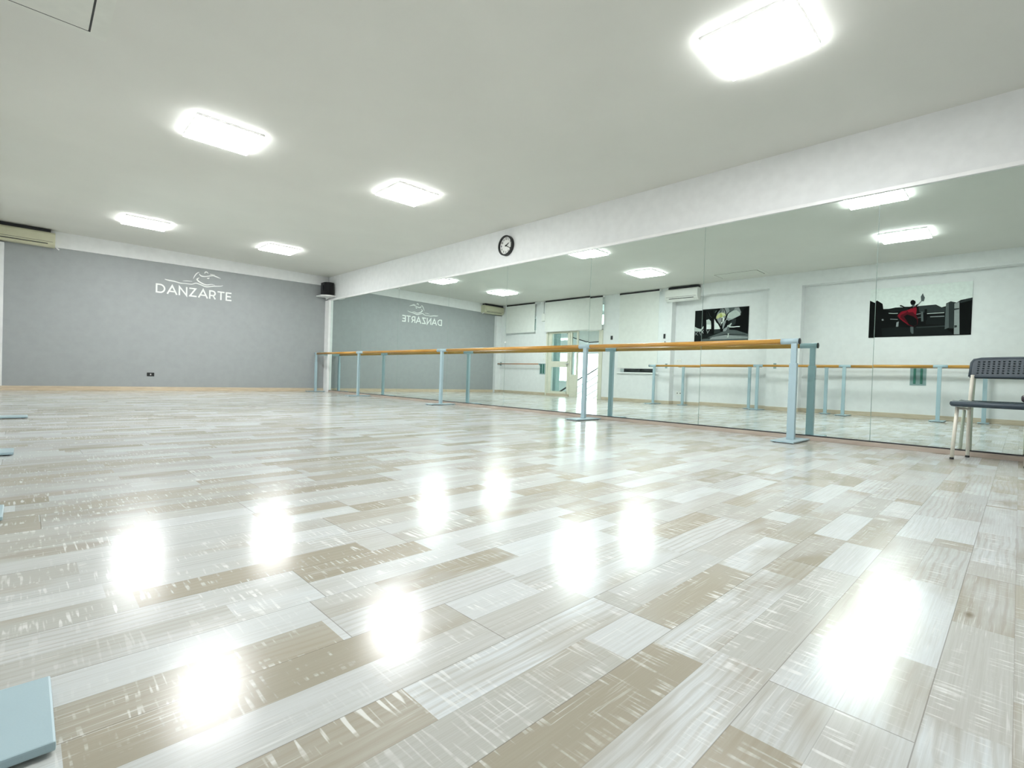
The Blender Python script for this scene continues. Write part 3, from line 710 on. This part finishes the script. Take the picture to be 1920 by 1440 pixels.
L2 = [('sky', sk, [(100, 290), (1790, 142), (1740, 1010), (95, 1072)]),
 ('ruins', k0, [(100, 465), (190, 500), (225, 465), (330, 520), (345, 605), (450, 600), (560, 578), (780, 568), (1000, 545), (1220, 525), (1310, 570), (1375, 550), (1380, 505), (1450, 472), (1540, 492), (1600, 450), (1775, 410), (1740, 1010), (95, 1072)]),
 ('hills', g1, [(940, 560), (1000, 548), (1220, 528), (1310, 575), (1365, 575), (1360, 640), (960, 660)]), ('hills', k1, [(350, 612), (560, 585), (780, 575), (760, 620), (500, 650)]),
 ('ground', k1, [(320, 920), (560, 900), (1360, 900), (1490, 1010), (340, 1050)]), ('ground', g1, [(900, 890), (1360, 860), (1360, 885), (920, 910)]), ('stones', k1, [(1060, 720), (1360, 690), (1360, 850), (1060, 850)]),
 line('rail', g4, [(440, 672), (520, 676), (600, 672)], 10), line('rail', g3, [(470, 768), (600, 772)], 9), line('rail', g3, [(910, 685), (980, 675)], 9), line('rail', g4, [(1080, 674), (1200, 665), (1350, 655)], 12),
 line('rail', g3, [(1130, 725), (1350, 714)], 12), line('rail', g2, [(920, 745), (1000, 730)], 12), line('stones', g2, [(1000, 640), (1005, 800)], 34), line('stones', k0, [(1060, 600), (1062, 780)], 40),
 ('stones', g3, [(318, 778), (345, 765), (360, 790), (330, 795)]), ('stones', g3, [(580, 820), (618, 805), (610, 890), (572, 890)]),
 ('column', g2, [(1372, 560), (1385, 510), (1425, 490), (1420, 900), (1355, 925)]), ('column', g1, [(1420, 490), (1455, 475), (1505, 490), (1490, 910), (1418, 910)]),
 ('column', g3, [(1505, 505), (1580, 482), (1575, 1005), (1492, 1008)]), ('column', g1, [(1500, 590), (1575, 580), (1575, 600), (1500, 615)]), ('column', g1, [(1500, 860), (1540, 860), (1540, 890), (1500, 900)]), ('column', g1, [(1580, 480), (1660, 440), (1770, 415), (1768, 450), (1600, 500)]),
 ('dress', (.07, .003, .008), [(585, 720), (650, 645), (780, 612), (850, 560), (900, 552), (918, 600), (905, 700), (935, 760), (930, 850), (860, 890), (770, 862), (690, 800)]),
 ('dress', (.20, .006, .016), [(600, 700), (670, 640), (760, 625), (740, 660), (650, 700), (640, 740), (760, 830), (790, 860), (700, 810), (620, 750)]),
 ('dress', (.25, .008, .02), [(750, 620), (850, 585), (905, 575), (912, 610), (900, 700), (850, 650), (780, 655)]),
 ('dress', k0, [(700, 720), (760, 690), (860, 720), (920, 770), (925, 850), (860, 885), (790, 850)]),
 ('dancer', k0, [(805, 500), (815, 465), (850, 450), (890, 470), (897, 500), (875, 535), (825, 535)]), ('dancer', g2, [(835, 530), (875, 530), (885, 560), (835, 575)]),
 ('dancer', k0, [(885, 545), (930, 518), (945, 535), (905, 560)]), ('dancer', g3, [(928, 520), (985, 462), (1000, 472), (942, 540)]),
 ('fan', g2, [(1012, 342), (1028, 385), (1045, 412), (1026, 475), (985, 470), (978, 400)]), line('dancer', k0, [(632, 548), (655, 550), (710, 572), (800, 575), (850, 570)], [18, 24, 14, 22, 40]),
 ('dancer', g2, [(812, 888), (862, 892), (865, 1000), (840, 1005), (815, 970)])]
poster(2.118, .632, 2.487, 1.545, (100, 290), (1790, 142), (95, 1072), (1740, 1010), L2, 'dark photograph of a dancer in a red dress among stone ruins on the recess wall')

# ------------------------------------------------------------------ stair railing beyond the doorway
e = empty('stair_railing', (-6.6, 8.9, 0), 'black handrail with thin metal bars sloping up beyond the open doorway', 'railing')
def rl(z0, r, mat, name, y1=10.7, y2=8.83):
    k = -.549
    part(MB().tube([(-6.6, y1, z0+k*(y1-8.8)), (-6.6, y2, z0+k*(y2-8.8))], r, 10), name, mat, e)
part(MB().tube([(-6.6, 10.7, .94-.549*1.9), (-6.6, 8.80, .94), (-6.6, 8.79, .84)], .028, 12), 'handrail', 'black', e)
for z0 in (.72, .51, .30, .09): rl(z0, .014, 'frame', 'rail_bar', 8.8+(z0+.0)/.549+.02)
for y in (8.78,): part(B(-6.615, -6.585, y-.02, y+.02, 0, .86), 'post', 'cream', e)

# ------------------------------------------------------------------ chair with perforated back
ch = empty('stacking_chair', (0, 0, 0), 'grey plastic stacking chair with perforated back and cream legs in front of the mirrors', 'chair')
cf = Vector((-.402, .36, 0)); cr = Vector((-.115, .283, 0))
back = (cr-cf).normalized(); right = Vector((-back.y*-1, back.x*-1, 0)) if False else Vector((back.y, -back.x, 0))
# back points towards the mirror, right points to -y
W2 = .425; dp = (cr-cf).length
def CP(a, bck, z): return cf + right*a + back*bck + Vector((0, 0, z))
m = MB()
def leg(pts, name='leg'):
    l = part(MB().tube(pts, .0125, 14), name, 'chleg', ch); return l
for a in (0.0, W2):
    i = .006 if a == 0 else -.006
    l = leg([CP(a, 0, .006), CP(a+i*2, .028, .415)]); part(MB().cyl(CP(a, 0, 0), CP(a+i*.05, .001, .016), .0140, seg=14), 'foot_cap', 'black', l)
    l = leg([CP(a, dp, .006), CP(a, dp-.004, .40), CP(a+i, dp-.012, .50), CP(a+i, dp+.014, .675)]); part(MB().cyl(CP(a, dp, 0), CP(a, dp, .016), .0140, seg=14), 'foot_cap', 'black', l)
    part(MB().tube([CP(a+i*2, .03, .405), CP(a+i, dp-.004, .395)], .010, 10), 'side_rail', 'chleg', ch)
def perforated(fn, nu, nv, hole, th, name, rim=None):
    b = bmesh.new(); us, vs = [], []
    def cuts(n, m0, frac):
        out = [0.0]; c_ = (1-2*m0)/n
        for i in range(n): s = m0+c_*i; out += [s+c_*(1-frac)/2, s+c_*(1+frac)/2]
        out.append(1.0); return out
    us = cuts(nu, hole[0], hole[2]); vs = cuts(nv, hole[1], hole[3])
    g = [[b.verts.new(fn(u, v)) for v in vs] for u in us]
    for i in range(len(us)-1):
        for j in range(len(vs)-1):
            if i % 2 == 1 and j % 2 == 1 and 0 < i < len(us)-2+1 and 0 < j < len(vs)-1: 
                continue
            b.faces.new((g[i][j], g[i+1][j], g[i+1][j+1], g[i][j+1]))
    me = bpy.data.meshes.new(name); b.to_mesh(me); b.free(); me.materials.append(M['chair'])
    o = bpy.data.objects.new(name, me); C.objects.link(o); o.parent = ch
    md = o.modifiers.new('thickness', 'SOLIDIFY'); md.thickness = th; md.offset = 0
    return o
def backf(u, v):
    a = -.012+(W2+.024)*u; z = .662+.146*v
    r_ = .022  # rounded top corners by pulling the outline in
    k = abs(2*u-1); dz = -(.020*max(0, (k-.86)/.14)**2)*v
    return CP(a, dp+.008+.035*v+.030*(1-k**2.5)*.8+.004, z+dz+ .004*(1-k*k)*v)
def seatf(u, v):
    a = -.012+(W2+.024)*u; k = abs(2*u-1)
    return CP(a, -.035+(dp+.045)*v, .462-.010*(1-k**4)-.006*sin(pi*v)-.012*max(0, (.12-v)/.12)**2)
perforated(backf, 13, 6, (.065, .13, .46, .54), .014, 'backrest')
perforated(seatf, 13, 12, (.10, .12, .45, .45), .012, 'seat')
m = MB()   # rounded seat rim
P_ = [CP(-.006, dp+.006, .442), CP(-.006, .0, .442), CP(.002, -.022, .441), CP(.022, -.032, .440), CP(W2-.022, -.032, .440), CP(W2-.002, -.022, .441), CP(W2+.006, .0, .442), CP(W2+.006, dp+.006, .442)]
m.tube(P_, .0215, 14)
part(m, 'seat_rim', 'chair', ch)
m = MB()   # backrest rim: a soft frame round the perforations
ring = [backf(0, 0), backf(0, .5), backf(0, .9), backf(.03, 1.0)] + [backf(.03+.94*i/10, 1.0) for i in range(1, 11)] + [backf(1, .9), backf(1, .5), backf(1, 0)] + [backf(1-i/10, 0) for i in range(1, 10)]
m.tube(ring+[ring[0]], .0105, 10); part(m, 'backrest_rim', 'chair', ch)

# small dark purse on the seat
pu = empty('small_purse', tuple(CP(.405, .10, .468)), 'small dark rounded purse lying on the seat of the grey chair at the right edge', 'purse')
b = bmesh.new(); bmesh.ops.create_uvsphere(b, u_segments=24, v_segments=14, radius=1)
for v in b.verts:
    x_, y_, z_ = v.co; s = lambda q, p: math.copysign(abs(q)**p, q)
    v.co = Vector((s(x_, .6)*.07, s(y_, .6)*.04, s(z_, .75)*.030 + .030))
for f in b.faces: f.smooth = True
m = MB(); m.add(b); o = m.build('pouch', 'purse'); o.parent = pu; pu.rotation_euler.z = math.atan2(right.y, right.x)-pi/2
m = MB(); m.tube([(-.05, .0405, .034), (0, .0415, .037), (.05, .0405, .034)], .002, 8); o = m.build('zip', 'black'); o.parent = pu

# everything measured on the window wall goes out with it
for o in [o for o in C.objects if o.parent is None]:
    n = o.name.split('.')[0]
    if n in ('roller_blind', 'wall_barre', 'wall_bracket', 'emergency_light', 'light_switch', 'thermostat', 'wall_label', 'wall_poster', 'door_1', 'stair_railing', 'tube_lamp', 'window_1', 'window_2', 'window_3', 'window_4', 'window_5', 'window_6') \
       or (n in ('wall_socket', 'air_conditioner') and o.location.x < -5.9 and o.location.y < 12):
        o.location.x += DX
        if n not in ('window_4', 'window_5', 'window_6'): o.location.y *= KY
        if n in ('roller_blind', 'window_1', 'window_2', 'window_3', 'door_1', 'wall_poster', 'wall_barre'): o.scale.y = KY
        if n == 'wall_poster': o.scale.z = KY; o.location.z = .533+(o.location.z-.533)*KY
for n in ('trim_7', 'trim_8'):
    bpy.data.objects[n].data.transform(Matrix.Translation((DX, 0, 0)) @ Matrix.Diagonal((1, KY, 1, 1)))
